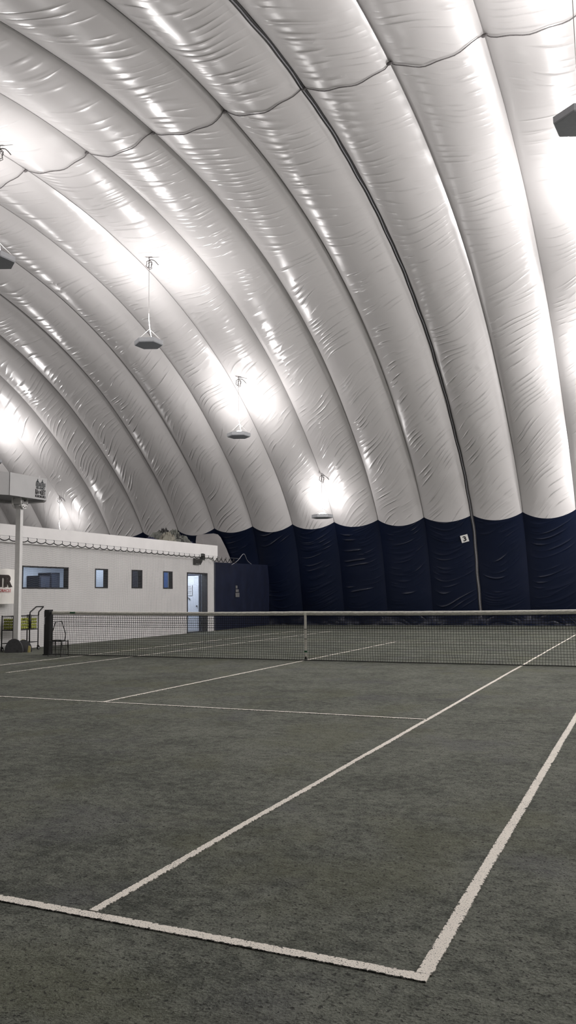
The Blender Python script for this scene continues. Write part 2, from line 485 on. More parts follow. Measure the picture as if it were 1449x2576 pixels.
# ------------------------------------------------------------------ tennis net
XL, XR = -6.36, 6.36
def top_z(x): return .955 + .03*(abs(x)/6.4)**1.6 - .012*math.sin(min(1, abs(x)/6.4)*PI)
net = tag(empty('tennis_net'), 'long black tennis net with white headband stretched across the clay court', 'net')
mb = MB(); cell = .05; nx = int((XR-XL)/cell)
def netp(x, k):
    """k = 0 at the floor, 1 under the headband"""
    zt = top_z(x)-.03; z = .02+(zt-.02)*k
    y = .02*noise.noise(Vector((x*.8, k*2, 0))) - .012*(1-k) + .03*(1-k)**3*noise.noise(Vector((x*1.3, 5, 0)))
    sl = .10*max(0, .22-k)*noise.noise(Vector((x*1.9, 2, 7)))*2
    return Vector((x+sl+.006*noise.noise(Vector((x*3, k*6, 2))), y, z))
NV = 19
P = [[netp(XL+.03+cell*i, j/NV) for j in range(NV+1)] for i in range(nx+1)]
def strand(mb, pts, r):
    b = len(mb.v)
    for p in pts:
        mb.v += [p+Vector((r, 0, 0)), p+Vector((-r*.5, r*.87, 0)), p+Vector((-r*.5, -r*.87, 0))] if abs(pts[-1].z-pts[0].z) > abs(pts[-1].x-pts[0].x)+abs(pts[-1].y-pts[0].y) else \
                [p+Vector((0, 0, r)), p+Vector((r*.87*.7, r*.87, -r*.5)), p+Vector((-r*.87*.7, -r*.87, -r*.5))]
    for i in range(len(pts)-1):
        for j in range(3):
            mb.face((b+i*3+j, b+i*3+(j+1) % 3, b+i*3+3+(j+1) % 3, b+i*3+3+j))
for i in range(nx+1): strand(mb, P[i], .0033)
for j in range(1, NV): strand(mb, [P[i][j] for i in range(nx+1)], .0032)
up_ = MB()
for i in range(nx+1): strand(up_, [p+Vector((.006*((j % 2)*2-1), -.004, 0)) for j, p in enumerate(P[i][NV-6:])], .0027)
for j in range(NV-6, NV+1): strand(up_, [P[i][j]+Vector((0, -.004, -.004)) for i in range(nx+1)], .003)
mb.build('netting', M['net_black'], net)
up_.build('doubled_netting', M['net_black'], net)
mb = MB(); mb.tube([netp(XL+.03+cell*i, 0)+Vector((0, 0, -.004)) for i in range(nx+1)], .009, 5); mb.build('bottom_cord', M['net_black'], net)
hb = MB(); N = 260
for k in range(N+1):
    x = XL+.02+(XR-XL-.04)*k/N; z = top_z(x)
    w = .004*noise.noise(Vector((x*9, 0, 0)))
    for y, dz in ((-.014+w, -.066), (-.019+w, -.02), (-.012, 0.004), (0, .012), (.012, .004), (.019-w, -.02), (.014-w, -.066), (0, -.062)):
        hb.v.append(Vector((x, y, z+dz+.003*noise.noise(Vector((x*5, 3, 0))))))
for k in range(N):
    for j in range(8): hb.face((k*8+j, k*8+(j+1) % 8, k*8+8+(j+1) % 8, k*8+8+j))
hb.face(range(7, -1, -1)); hb.face([N*8+j for j in range(8)])
hb.build('headband', M['canvas'], net, True)
mb = MB(); pts = []
for k in range(90):                                        # one running lace along the headband
    x = XL+.1+k*(XR-XL-.2)/89; z = top_z(x)
    pts += [(x, -.02, z-.04), (x+.035, -.021, z-.012)]
mb.tube(pts, .0022, 4)
mb.build('stitching', M['zip_edge'], net)
cs = MB().box((0, -.026, .5), (.05, .006, .88)).build('center_strap', M['canvas'], net)
for zz in (.62, .43): MB().box((0, -.031, zz), (.054, .008, .009)).build('strap_band', M['strap_black'], cs)
o = MB().box((0, -.032, .185), (.058, .010, .032)).build('strap_tag', M['green'], cs); o['label'] = 'green tag near the foot of the strap'
mb = MB().box((0, -.028, .06), (.03, .02, .05)).tube([(0, -.02, .06), (0, -.02, .004)], .006, 6); mb.build('strap_anchor', M['strap_black'], cs)
mb = MB().box((XL+.62, -.022, top_z(XL+.6)-.018), (.14, .012, .035)); o = mb.build('headband_patch', M['green'], net); o['label'] = 'grey green patch on the headband beside the post'
for x, lab in ((-6.44, 'square black net post at the left end of the net near the ball hopper'), (6.44, 'square black net post at the right end of the net')):
    sg = -1 if x < 0 else 1
    r = tag(empty('net_post', (x, 0, 0)), lab, 'post')
    MB().box((0, 0, .5), (.14, .14, 1.0)).build('post', M['post'], r)
    MB().prism([(-.065, -.065), (.065, -.065), (.065, .065), (-.065, .065)], 'z', 1.0, 1.03).build('cap', M['post'], r)
    MB().tube([(sg*.02, -.075, .86), (sg*.02, -.115, .86), (sg*.02, -.115, .70)], .008, 6).build('crank', M['steel'], r)
    MB().box((0, 0, .012), (.15, .2, .024)).build('foot', M['post'], r)

# ------------------------------------------------------------------ the white building along the left side
XF, XB = -8.70, -12.75
YA, YB = -7.0, 11.66
TH = .14
wins = [(1.56, 3.39, 1.55, 2.15), (4.58, 5.19, 1.57, 2.15), (6.41, 6.99, 1.57, 2.155), (8.21, 8.79, 1.56, 2.15)]
door = (9.73, 11.15, 0.0, 2.14)
wl = MB()
ys = sorted([YA, YB] + [w[0] for w in wins] + [w[1] for w in wins] + [door[0], door[1]])
for a, b in zip(ys, ys[1:]):
    hole = [h for h in wins+[door] if abs(h[0]-a) < 1e-6]
    if hole:
        h = hole[0]
        if h[2] > 0: wl.span((XF-TH, a, 0), (XF, b, h[2]))
        wl.span((XF-TH, a, h[3]), (XF, b, 3.14))
    else: wl.span((XF-TH, a, 0), (XF, b, 3.14))
wl.span((XB-.1, YB-TH, 0), (XF-TH, YB, 3.14)).span((XB-.1, YA, 0), (XF-TH, YA+TH, 3.14)).span((XB-.1, YA, 0), (XB, YB, 3.14))
struct(wl.build('wall_left', M['wall_white']))
r = MB().span((XB-.1, YA, 3.141), (XF, YB, 3.165)); struct(r.build('roof_slab', M['roof']))
fa = MB().span((XF+.002, YA, 2.72), (XF+.05, 11.86, 3.19)).span((XB, YB+.01, 2.72), (XF, 11.86, 3.19)).prism([(11.40, 2.72), (11.86, 2.72), (11.70, 2.63), (11.55, 2.60)], 'x', XF+.002, XF+.045)
struct(fa.build('trim_1', M['fascia']))
# inside
rm = MB().span((XB, YA+TH, 2.60), (XF-TH, YB-TH, 2.64)).span((XB+.001, YA+TH, 0), (XB+.02, YB-TH, 2.6)).span((XB, 11.28, 0), (XF-TH, 11.30, 2.6))
rm.span((XF-TH-1.3, 5.92, 0), (XF-TH, 5.97, 2.6)).span((XF-TH-1.2, 7.62, 0), (XF-TH, 7.67, 2.6)).span((XF-TH-1.3, 9.42, 0), (XF-TH, 9.47, 2.6))
struct(rm.build('wall_inner', M['room_white']))
struct(MB().span((XB, YA+TH, .0), (XF-TH, YB-TH, .012)).build('floor_inner', M['roof']))
def cabinet(y0, y1, z1, label):
    r = tag(empty('cabinet', (XB+.3, (y0+y1)/2, .012)), label, 'cabinet')
    w = y1-y0
    MB().span((-.27, -w/2, 0), (.27, w/2, z1)).build('body', M['dark_panel'], r)
    MB().span((.272, -w/2+.04, .06), (.29, w/2-.04, z1-.05)).build('door', M['navy_paint'], r)
cabinet(6.15, 6.66, 2.03, 'lower dark cabinet seen through the wide window, left of the taller one')
cabinet(6.69, 7.14, 2.14, 'taller dark cabinet seen through the wide window')
tag(MB().span((XF-TH-1.18, 7.59, .4), (XF-TH-.47, 7.615, 2.45)).build('board', M['dark_panel']), 'charcoal board behind the narrow window third from the left', 'board')
tag(MB().span((XF-TH-1.15, 9.39, .4), (XF-TH-.45, 9.415, 2.45)).build('board', M['blue_panel']), 'blue board behind the narrow window next to the door', 'board')
for n, (a, b, z0, z1) in enumerate(wins):
    w = struct(empty('window_%d' % (n+1), (XF, (a+b)/2, z0)))
    t_ = .035
    fr = MB()
    fr.span((XF-TH, a, z0), (XF+.012, a+t_, z1)).span((XF-TH, b-t_, z0), (XF+.012, b, z1))
    fr.span((XF-TH, a+t_, z0), (XF+.012, b-t_, z0+t_)).span((XF-TH, a+t_, z1-t_), (XF+.012, b-t_, z1))
    off(fr, w.location).build('window_frame', M['black_frame'], w)
    off(MB().span((XF-TH+.01, a+t_, z0+t_), (XF-TH+.016, b-t_, z1-t_)), w.location).build('pane', M['glass'], w)
# doorway and the inner door
a, b, z0, z1 = door
d0 = struct(empty('doorway', (XF, (a+b)/2, 0)))
fr = MB().span((XF-TH-.06, a, 0), (XF+.02, a+.035, z1)).span((XF-TH-.06, b-.05, 0), (XF+.02, b, z1)).span((XF-TH-.06, a+.035, z1-.05), (XF+.02, b-.05, z1))
off(fr, d0.location).build('door_frame', M['black_frame'], d0)
off(MB().span((XF-TH-.06, a, 0.012), (XF+.03, b, .03)), d0.location).build('threshold', M['black_frame'], d0)
dr = struct(empty('door_1', (-9.5, 11.27, 0)))
YD = 11.278
off(MB().span((-10.05, YD-.05, 0.012), (-9.03, YD, 2.13)), dr.location).build('door_frame', M['navy_paint'], dr)
lf = off(MB().span((-10.0, YD-.07, .02), (-9.09, YD-.05, 2.05)).span((-9.94, YD-.082, 1.98), (-9.12, YD-.07, 2.05)).span((-9.12, YD-.082, .02), (-9.09, YD-.07, 2.05)), dr.location).build('door_leaf', M['door_white'], dr)
mb = MB().tube([(-9.17, YD-.07, .93), (-9.17, YD-.11, .93)], .025, 8); off(mb, dr.location).build('knob', M['black_frame'], lf)
mb = MB().span((-9.66, YD-.089, 1.32), (-9.36, YD-.085, 1.72)); nt = mb.build('paper_notice', M['paper'])
tag(nt, 'pale paper notice with faint grey lines on the inner white door', 'notice')
mb = MB()
for k in range(5): mb.span((-9.62, YD-.0915, 1.65-.06*k), (-9.42+.03*(k % 2), YD-.0895, 1.665-.06*k))
mb.span((-9.365, YD-.0915, 1.33), (-9.355, YD-.0895, 1.70))
mb.build('printed_lines', M['shade_in'], nt)
mb = MB().tube([(-9.56, YD-.10, 1.27), (-9.46, YD-.10, 1.19)], [.008, .022], 6)
tag(mb.build('door_hook', M['black_frame']), 'small dark hook below the notice on the inner door', 'hook')

# wall floodlight over the door
fl = tag(empty('floodlight', (XF+.06, 10.6, 2.7)), 'dark wedge shaped floodlight on the white wall above the doorway', 'floodlight')
L = fl.location
R = Matrix.Rotation(math.radians(0), 3, 'Z')
hs = MB().prism([(0.0, 2.66), (.135, 2.60), (.13, 2.55), (.06, 2.43), (.0, 2.43)], 'y', 10.14, 10.56); hs.v = [Vector((XF+p.x+.02, p.y, p.z)) for p in hs.v]
off(hs, L).build('housing', M['flood_body'], fl)
gl = MB(); A = [(.128, 2.57), (.06, 2.435)]
gl.v = [Vector((XF+.02+A[0][0]+.004, 10.2, A[0][1])), Vector((XF+.02+A[0][0]+.004, 10.52, A[0][1])), Vector((XF+.02+A[1][0]+.006, 10.52, A[1][1])), Vector((XF+.02+A[1][0]+.006, 10.2, A[1][1])),
        Vector((XF+.01+A[0][0], 10.2, A[0][1])), Vector((XF+.01+A[0][0], 10.52, A[0][1])), Vector((XF+.01+A[1][0], 10.52, A[1][1])), Vector((XF+.01+A[1][0], 10.2, A[1][1]))]
for q in ((0,1,2,3), (7,6,5,4), (0,4,5,1), (2,6,7,3), (0,3,7,4), (1,5,6,2)): gl.face(q)
off(gl, L).build('glass', M['flood_glass'], fl)
br = MB().span((XF+.05, 10.62, 2.63), (XF+.13, 10.70, 2.84)).span((XF+.06, 10.72, 2.64), (XF+.12, 10.80, 2.83)).span((XF+.05, 10.5, 2.605), (XF+.12, 10.8, 2.635))
off(br, L).build('bracket', M['flood_body'], fl)

# ------------------------------------------------------------------ divider net hung in front of the building
XN = -8.50
dn = tag(empty('divider_net', (XN, 4, 0)), 'fine grey divider net hanging from a scalloped black rope before the white building', 'net')
Y0n, Y1n = -3.5, 13.1
def ropez(y): return 2.845 - .0105*(y-.75)
def rope_drop(y):
    if y > 11.2: return .16*abs(math.sin(PI*(y-11.2)/.33))**.8
    t = ((y+3.5) % .335)/.335
    return .045+.045*4*t*(1-t)
mb = MB(); cn = .05
def npnt(y, k):
    zt = ropez(y)-rope_drop(y)
    z = .02+(zt-.02)*k
    return Vector((XN+.03*noise.noise(Vector((y*.7, z*.6, 0))), y+.012*noise.noise(Vector((y*2, z*1.5, 4))), z+.014*noise.noise(Vector((y*1.4, z*2, 9)))))
NY = int((11.40-Y0n)/cn); NZ = 54
G = [[npnt(Y0n+cn*i, j/NZ) for j in range(NZ+1)] for i in range(NY+1)]
for i in range(NY+1): strand(mb, G[i][::3], .0019)
for j in range(0, NZ+1): strand(mb, [G[i][j] for i in range(0, NY+1, 2)], .0019)
off(mb, dn.location).build('netting', M['net_grey'], dn)
mb = MB(); mb.tube([(XN, Y0n+k*.0335, ropez(Y0n+k*.0335)-rope_drop(Y0n+k*.0335)) for k in range(int((Y1n-Y0n)/.0335)+1)], .013, 5)
off(mb, dn.location).build('edge_rope', M['rope_black'], dn, True)
mb = MB(); mb.tube([(XN, Y0n, ropez(Y0n)+.03), (XN, Y1n+.3, ropez(Y1n)+.03)], .005, 5)
off(mb, dn.location).build('support_wire', M['steel'], dn)
k = 0; y = Y0n
while y < Y1n-.02:
    d = rope_drop(y+1e-4)
    mb = MB().tube([(XN, y, ropez(y)+.04), (XN+.012, y+.01, ropez(y)), (XN, y, ropez(y)-d-.005)], .0085, 4)
    off(mb, dn.location).build('hook', M['rope_black'], dn)
    y += .335 if y < 11.2-.33 else .33
# navy curtain closing the gap between the building's corner and the far wall
mb = MB()
def cf(u, v):
    y = 11.70+(17.25-11.70)*u; z = .01+2.56*v+.05*u*v
    return Vector((-8.78-.9*u*(1-.0)*.35+.05*noise.noise(Vector((y*1.5, z*.5, 2)))*(1-.3*v), y, z))
mb.grid(cf, 60, 24)
nb = len(mb.v)
mb.v += [p+Vector((-.012, 0, 0)) for p in mb.v]
mb.f += [tuple(nb+i for i in q[::-1]) for q in mb.f]; mb.mi += [0]*len(mb.mi)
cu = tag(mb.build('side_curtain', M['navy_plain'], None, True), 'smooth navy side curtain between the white building corner and the far curtain wall', 'curtain')
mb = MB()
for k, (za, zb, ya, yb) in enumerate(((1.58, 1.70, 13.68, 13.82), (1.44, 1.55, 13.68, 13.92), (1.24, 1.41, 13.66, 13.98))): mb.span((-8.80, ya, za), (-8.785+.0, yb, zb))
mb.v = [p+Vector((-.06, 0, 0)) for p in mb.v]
o = mb.build('grey_patch', M['shade_in'], cu); o['label'] = 'three small grey patches on the navy curtain'  # stepped grey rectangles laid on the curtain face
# pale fabric panel showing above it on the far wall
def onwall(x, z, e):
    s = s_at(z=z); return surf(x, s, e)
outl = [(-12.55, 2.75), (-12.45, 3.75), (-12.36, 4.0), (-12.2, 4.06), (-11.45, 4.08), (-11.25, 4.03), (-11.14, 3.9), (-10.95, 3.4), (-10.72, 2.62), (-11.7, 2.70)]
mb = MB()
for e in (.30, .315): mb.v += [Vector((x, onwall(X0+SP*(-6)+.001, z, e).y, z)) for x, z in outl]
n = len(outl); mb.face(range(n)); mb.face(range(2*n-1, n-1, -1))
for i in range(n): mb.face((i, n+i, n+(i+1) % n, (i+1) % n))
tag(mb.build('fabric_panel', M['white_fabric']), 'pale grey rounded fabric panel on the navy wall behind the building corner', 'fabric panel')
mb = MB(); pts = [(-8.72, 13.1, 2.50), (-8.72, 13.64, 2.70), (-8.75, 14.2, 2.98), (-8.95, 14.9, 2.74), (-9.1, 15.6, 2.60)]
mb.tube(catmull(pts, 6), .011, 5)
tag(mb.build('tie_rope', M['zip_edge'], None, True), 'pale slack tie rope against the navy curtain beyond the building', 'rope')

# ------------------------------------------------------------------ things on the roof
def crumple(name, c, rx, ry, h, seed, mat, parent=None, loc=(0,0,0), amp=1.0):
    mb = MB(); N = 40
    def fn(u, v):
        a, b = 2*u-1, 2*v-1
        r = min(1, math.hypot(a, b)); env = max(0, 1-r**2.4)
        p = Vector((a*2.6+seed, b*2.6, seed*1.3))
        rid = 1-abs(noise.noise(p)*2.2); rid2 = 1-abs(noise.noise(p*2.3)*2.2)
        z = h*env*(.45+.38*rid+.25*rid2*amp)
        k = 1+.16*noise.noise(Vector((math.atan2(b, a)*1.5, seed, 0)))
        return Vector((c[0]+a*rx*k+.05*noise.noise(p*1.7), c[1]+b*ry*k+.06*noise.noise(p*1.9+Vector((3, 0, 0))), c[2]+max(0, z)))
    mb.grid(fn, N, N)
    b0 = len(mb.v); n = N+1
    ring = [i*n for i in range(n)] + [N*n+j for j in range(1, n)] + [i*n+N for i in range(N-1, -1, -1)] + [j for j in range(N-1, 0, -1)]
    mb.v += [Vector((mb.v[i].x, mb.v[i].y, c[2]-.002)) for i in ring]
    for i in range(len(ring)): mb.face((ring[i], ring[(i+1) % len(ring)], b0+(i+1) % len(ring), b0+i))
    return off(mb, loc).build(name, mat, parent)
ZR = 3.168
tp = tag(empty('tarp', (-9.5, 9.8, ZR)), 'crumpled grey green tarp piled on the building roof with cream and black folds', 'tarp')
crumple('sheet', (-9.55, 9.65, ZR), .55, .95, .52, 2.7, M['tarp_grey'], tp, tp.location)
o = crumple('fold', (-9.15, 9.2, ZR+.03), .25, .5, .38, 5.1, M['tarp_cream'], tp, tp.location); o['label'] = 'cream fold of the tarp'
for k, (cx, cy, rx, ry, h, sd) in enumerate(((-9.25, 9.95, .3, .5, .40, 8.2), (-9.05, 9.75, .16, .6, .18, 1.4), (-9.5, 9.5, .4, .34, .56, 9.9))):
    o = crumple('fold', (cx, cy, ZR+.02), rx, ry, h, sd, M['tarp_black'], tp, tp.location); o['label'] = 'black fold of the tarp'
for k, (cx, cy, rx, ry, h, sd) in enumerate(((-9.1, 10.15, .22, .45, .30, 3.3), (-8.98, 9.55, .12, .55, .14, 6.6), (-9.3, 9.85, .3, .36, .52, 12.1))):
    crumple('fold', (cx, cy, ZR+.03), rx, ry, h, sd, M['tarp_grey'], tp, tp.location)
tag(crumple('tarp', (-9.1, 8.05, ZR), .2, .33, .15, 4.4, M['tarp_navy']), 'small navy bundle of tarp at the left foot of the grey pile', 'tarp')
tag(crumple('tarp', (-9.45, 11.03, ZR), .25, .16, .22, 7.4, M['tarp_navy']), 'dark navy tarp slumped against the right side of the grey pile', 'tarp')
tag(MB().box((-8.95, 11.1, ZR+.025), (.2, .6, .05)).box((-8.97, 11.0, ZR+.063), (.14, .4, .02)).build('timber_board', M['wood']), 'brown timber board lying at the right end of the roof', 'board')

# ------------------------------------------------------------------ banner
bn = tag(empty('banner', (-8.44, 0, 1.2)), 'white vinyl banner with dark brown and red lettering behind the white pole', 'banner')
def bf(u, v):
    y = -2.2+3.27*u; z = 1.17+.90*v - .05*v*(u)**4
    top = .03*max(0, math.sin(y*5.2))*v**5
    x = -8.385+.035*noise.noise(Vector((y*2.2, z*2.2, 1)))+.02*math.sin(y*6+z*3)*v**3
    return Vector((x, y, z-top*1.5-.018*(1-v)*(1-u)))
mb = MB(); mb.grid(bf, 70, 22)
nb = len(mb.v); mb.v += [p+Vector((-.006, 0, 0)) for p in mb.v]
mb.f += [tuple(nb+i for i in q[::-1]) for q in mb.f]; mb.mi += [0]*len(mb.mi)
off(mb, bn.location).build('sheet', M['banner'], bn, True)
mb = text_mb('UTR', .39, .006, (-8.335, .80, 1.60), (0,1,0), (0,0,1), 'RIGHT', .018)
off(mb, bn.location).build('lettering', M['brown_ink'], bn)
mb = text_mb('ORACLE', .105, .006, (-8.335, .79, 1.46), (0,1,0), (0,0,1), 'RIGHT', .0, .1)
o = off(mb, bn.location).build('lettering', M['red_ink'], bn); o['label'] = 'red lettering under the dark letters'
for q in ([(-8.37, 1.04, 2.02), (-8.42, 1.07, 2.05), (-8.49, 1.10, 2.10)], [(-8.38, 1.04, 1.19), (-8.49, 1.10, 1.16)]):
    off(MB().tube(q, .006, 5), bn.location).build('tie', M['rope_black'], bn)

# ------------------------------------------------------------------ light shroud on the white pole
px, py = -7.86, .52
lp = tag(empty('pole_light', (px, py, 0)), 'tall white pole carrying a long grey white eight sided light shroud with a club emblem', 'pole light')
L = lp.location
Rz = Matrix.Rotation(math.radians(12), 3, 'Z')
MB().box((0, 0, 1.82), (.125, .125, 3.5), Rz).build('pole', M['white_metal'], lp)
zb, zt = 3.74, 4.29
octo = [(-7.5, -.22), (-7.5, 1.07), (-7.9, 1.42), (-8.6, 1.42), (-9.0, 1.07), (-9.0, -1.1), (-8.6, -1.5), (-8.15, -1.5), (-7.72, -.55)]
octo = [(-7.5, -.22), (-7.5, 1.07), (-7.86, 1.40), (-8.5, 1.40), (-8.86, 1.07), (-8.86, -.6), (-8.5, -1.0), (-8.0, -1.0)]
mb = MB(); n = len(octo); cx = sum(p[0] for p in octo)/n; cy = sum(p[1] for p in octo)/n
def ring(sc_, z): return [Vector((cx+(p[0]-cx)*sc_, cy+(p[1]-cy)*sc_, z)) for p in octo]
for a_, z_ in ((1, zb), (1, zt), (.965, zt), (.965, zb+.02)): mb.v += ring(a_, z_)
for lev in range(4):
    for i in range(n):
        A_ = lev*n; B_ = ((lev+1) % 4)*n
        mb.face((A_+i, A_+(i+1) % n, B_+(i+1) % n, B_+i))
sh = off(mb, L).build('shroud', M['shade'], lp)
mb = MB(); mb.v = ring(.964, zb+.07)+ring(.964, zb+.085); mb.face(range(n-1, -1, -1)); mb.face(range(n, 2*n))
for i in range(n): mb.face((i, (i+1) % n, n+(i+1) % n, n+i))
off(mb, L).build('inner_pan', M['shade_in'], sh)
mb = MB().span((-7.505, -.225, zb), (-7.493, -.213, zt)); off(mb, L).build('joint', M['shade_in'], sh)
mb = MB()
ang = [PI+PI*k/10 for k in range(11)]
for dx in (-.13, .10):
    mb.prism([(-.16, .17)] + [(.16*math.cos(a), .06+.17*math.sin(a)) for a in ang] + [(.16, .17)], 'x', dx, dx+.03, 0, Rz, (0, 0, 3.60))
mb.box((0, 0, 3.68), (.26, .26, .14), Rz)
bk = mb.build('bracket', M['white_metal'], lp)
for k in range(5):
    a = PI*1.12+PI*.76*k/4
    mb = MB(); c = Rz @ Vector((.135, .125*math.cos(a), .06+.135*math.sin(a))) + Vector((0, 0, 3.60))
    mb.tube([c, c+Rz @ Vector((.012, 0, 0))], .014, 8); mb.build('bolt', M['shade_in'], bk)
c = Rz @ Vector((.135, 0, .09))+Vector((0, 0, 3.60)); MB().tube([c, c+Rz @ Vector((.015, 0, 0))], .022, 10).build('bolt', M['black_frame'], bk)
# emblem
em = bpy.data.objects.new('emblem', None)
XE = -7.495
def at(y, z): return (XE, y, z)
def emb(mb, m, name='logo'): return off(mb, L).build(name, m, sh)
yl, yr = .655, 1.02
mb = MB()
for k in range(6):                                          # arcaded pavilion skyline
    a = yl+.02+k*.058
    mb.span((XE, a, 4.075), (XE+.004, a+.012, 4.14)); mb.span((XE, a+.034, 4.075), (XE+.004, a+.043, 4.14))
    mb.tube([(XE+.002, a+.006+.016*(1-math.cos(PI*q/6)), 4.14+.022*math.sin(PI*q/6)) for q in range(7)], .004, 4)
mb.span((XE, yl+.01, 4.068), (XE+.004, yr-.01, 4.078))
for a, w, h in ((.73, .05, .06), (.90, .045, .055)):
    mb.prism([(a-w, 4.165), (a+w, 4.165), (a, 4.165+h)], 'x', XE, XE+.004); mb.span((XE, a-.004, 4.16), (XE+.004, a+.004, 4.245))
    mb.prism([(a, 4.245), (a+.03, 4.235), (a, 4.225)], 'x', XE, XE+.004)
emb(mb, M['ink_soft'])
mb = text_mb('ISLAND', .088, .004, (XE+.002, (yl+yr)/2, 3.998), (0,1,0), (0,0,1), 'CENTER', .001, 0, 1.02); emb(mb, M['ink_soft'], 'lettering')
Ls = [('R', 1.0, 0), ('A', 1.0, 0), ('c', .8, .03), ('q', .8, .03), ('U', 1.0, 0), ('E', 1.0, 0), ('T', 1.0, 0)]
mb = MB()
for k, (ch, sz, dz) in enumerate(Ls):
    t_ = text_mb(ch, .175*sz, .004, (XE+.002, yl+.026+k*.052, 3.862+dz), (0,1,0), (0,0,1), 'CENTER', .004, 0, .46)
    b = len(mb.v); mb.v += t_.v; [mb.face([b+i for i in q]) for q in t_.f]
emb(mb, M['ink'], 'lettering')
mb = MB().span((XE, yl, 3.79), (XE+.004, yr, 3.842)); emb(mb, M['ink'])
for k in range(4): emb(MB().span((XE+.003, yl+.03+k*.095, 3.807), (XE+.006, yl+.062+k*.095, 3.825)), M['shade'])
# foot of the pole: two round topped plates
def plate(c, w, h, t_, yaw_, name, mat):
    R_ = Matrix.Rotation(yaw_, 3, 'Z'); mb = MB()
    poly = [(-w*.9, 0)] + [(w*math.cos(PI-PI*k/14), h*math.sin(PI*k/14)*.92+h*.08) for k in range(15)] + [(w*.9, 0)]
    mb.prism(poly, 'y', -t_/2, t_/2, 0, R_, c); return mb.build(name, mat, lp)
plate((.04, -.13, .0), .22, .33, .06, .42, 'foot_plate', M['disc'])
plate((.16, .06, .0), .2, .30, .06, .8, 'foot_plate', M['disc'])
MB().box((0, 0, .035), (.3, .3, .07), Rz).build('foot_block', M['disc'], lp)
o = MB().prism([(-.03, 0), (.03, 0), (.035, .14), (-.01, .16)], 'y', -.02, .02, 0, Matrix.Rotation(.5, 3, 'Z'), (.34, .05, 0)).build('foot_stop', M['yellow'], lp); o['label'] = 'faded yellow stop on the pole foot'

# ------------------------------------------------------------------ ball cart
cx0, cx1, cy0, cy1 = -8.38, -8.02, .56, 1.44
ct = tag(empty('ball_cart', ((cx0+cx1)/2, 1.0, 0)), 'black wheeled ball cart with wire basket and lower tray behind the white pole', 'cart'); L = ct.location
fr = MB()
for x in (cx0, cx1):
    for y in (cy0, cy1 if x == cx0 else cy1): fr.tube([(x, y, .10), (x, y, .88)], .014, 6)
fr.tube([(cx1, 1.13, .14), (cx1, 1.13, .9)], .016, 6)
for z in (.52, .2, .86):
    fr.tube([(cx0, cy0, z), (cx1, cy0, z), (cx1, cy1, z), (cx0, cy1, z)], .009, 5, True)
off(fr, L).build('frame', M['cart'], ct, True)
hd = MB()
A = [(cx1, 1.13, .86), (cx1, 1.14, .95), (cx1+.02, 1.33, 1.08), (cx1+.02, 1.37, 1.085)]
B = [(cx1, 1.44, .86), (cx1, 1.45, .95), (cx1+.02, 1.60, 1.08)]
hd.tube(A+[(cx1+.02, 1.60, 1.08)], .017, 8); hd.tube(B, .017, 8); hd.box((cx1, 1.13, .72), (.05, .05, .34))
off(hd, L).build('handle', M['cart'], ct, True)
bk = MB()
for k in range(15):
    y = cy0+(cy1-cy0)*k/14
    bk.tube([(cx1, y, .86), (cx1, y, .53), (cx0, y, .53), (cx0, y, .86)], .0025, 4)
for k in range(1, 7):
    x = cx0+(cx1-cx0)*k/7
    bk.tube([(x, cy0, .86), (x, cy0, .53), (x, cy1, .53), (x, cy1, .86)], .0025, 4)
for z in (.61, .69, .78): bk.tube([(cx0, cy0, z), (cx1, cy0, z), (cx1, cy1, z), (cx0, cy1, z)], .0025, 4, True)
off(bk, L).build('wire_basket', M['wire'], ct)
tr = MB().span((cx0, cy0, .195), (cx1, cy1, .205)); off(tr, L).build('tray', M['cart'], ct)
for x in (cx0, cx1):
    for y in (cy0, cy1):
        w = MB().tube([(x-.014, y+.02, .048), (x+.014, y+.02, .048)], .047, 14).span((x-.02, y-.01, .06), (x+.02, y+.03, .115))
        w_ = off(w, L).build('caster', M['wheel'], ct)
        off(MB().tube([(x+.015, y+.02, .048), (x+.018, y+.02, .048)], .018, 10), L).build('hub', M['hub'], w_)
import bmesh
bm = bmesh.new(); bmesh.ops.create_icosphere(bm, subdivisions=2, radius=.033)
me_ball = bpy.data.meshes.new('tennis_ball'); bm.to_mesh(me_ball); bm.free()
me_ball.polygons.foreach_set('use_smooth', [True]*len(me_ball.polygons)); me_ball.materials.append(M['ball'])
def ball(p, label, group):
    o = link('tennis_ball', me_ball); o.location = p; o.rotation_euler = (random.random()*6, random.random()*6, 0)
    return tag(o, label, 'ball', group)
nx_, ny_, nz_ = 5, 12, 4
for k in range(nz_):
    for i in range(nx_):
        for j in range(ny_):
            if not (i == nx_-1 or j == 0 or k == nz_-1): continue
            if k == nz_-1 and random.random() < .18: continue
            ball((cx0+.042+i*.0685+random.uniform(-.003, .003), cy0+.05+j*.0695+random.uniform(-.002, .002)+(.0 if k % 2 else .012), .567+k*.0675+random.uniform(-.001, .003)),
                 'yellow green tennis ball heaped in the wire basket of the black cart', 'tennis balls in the cart basket')
for k in range(11):
    ball((cx0+.06+.07*(k % 4)+random.uniform(-.004, .004), .78+.075*(k//4)*2.2+.03*(k % 2), .239), 'yellow green tennis ball lying in the lower tray of the cart', 'tennis balls on the cart tray')

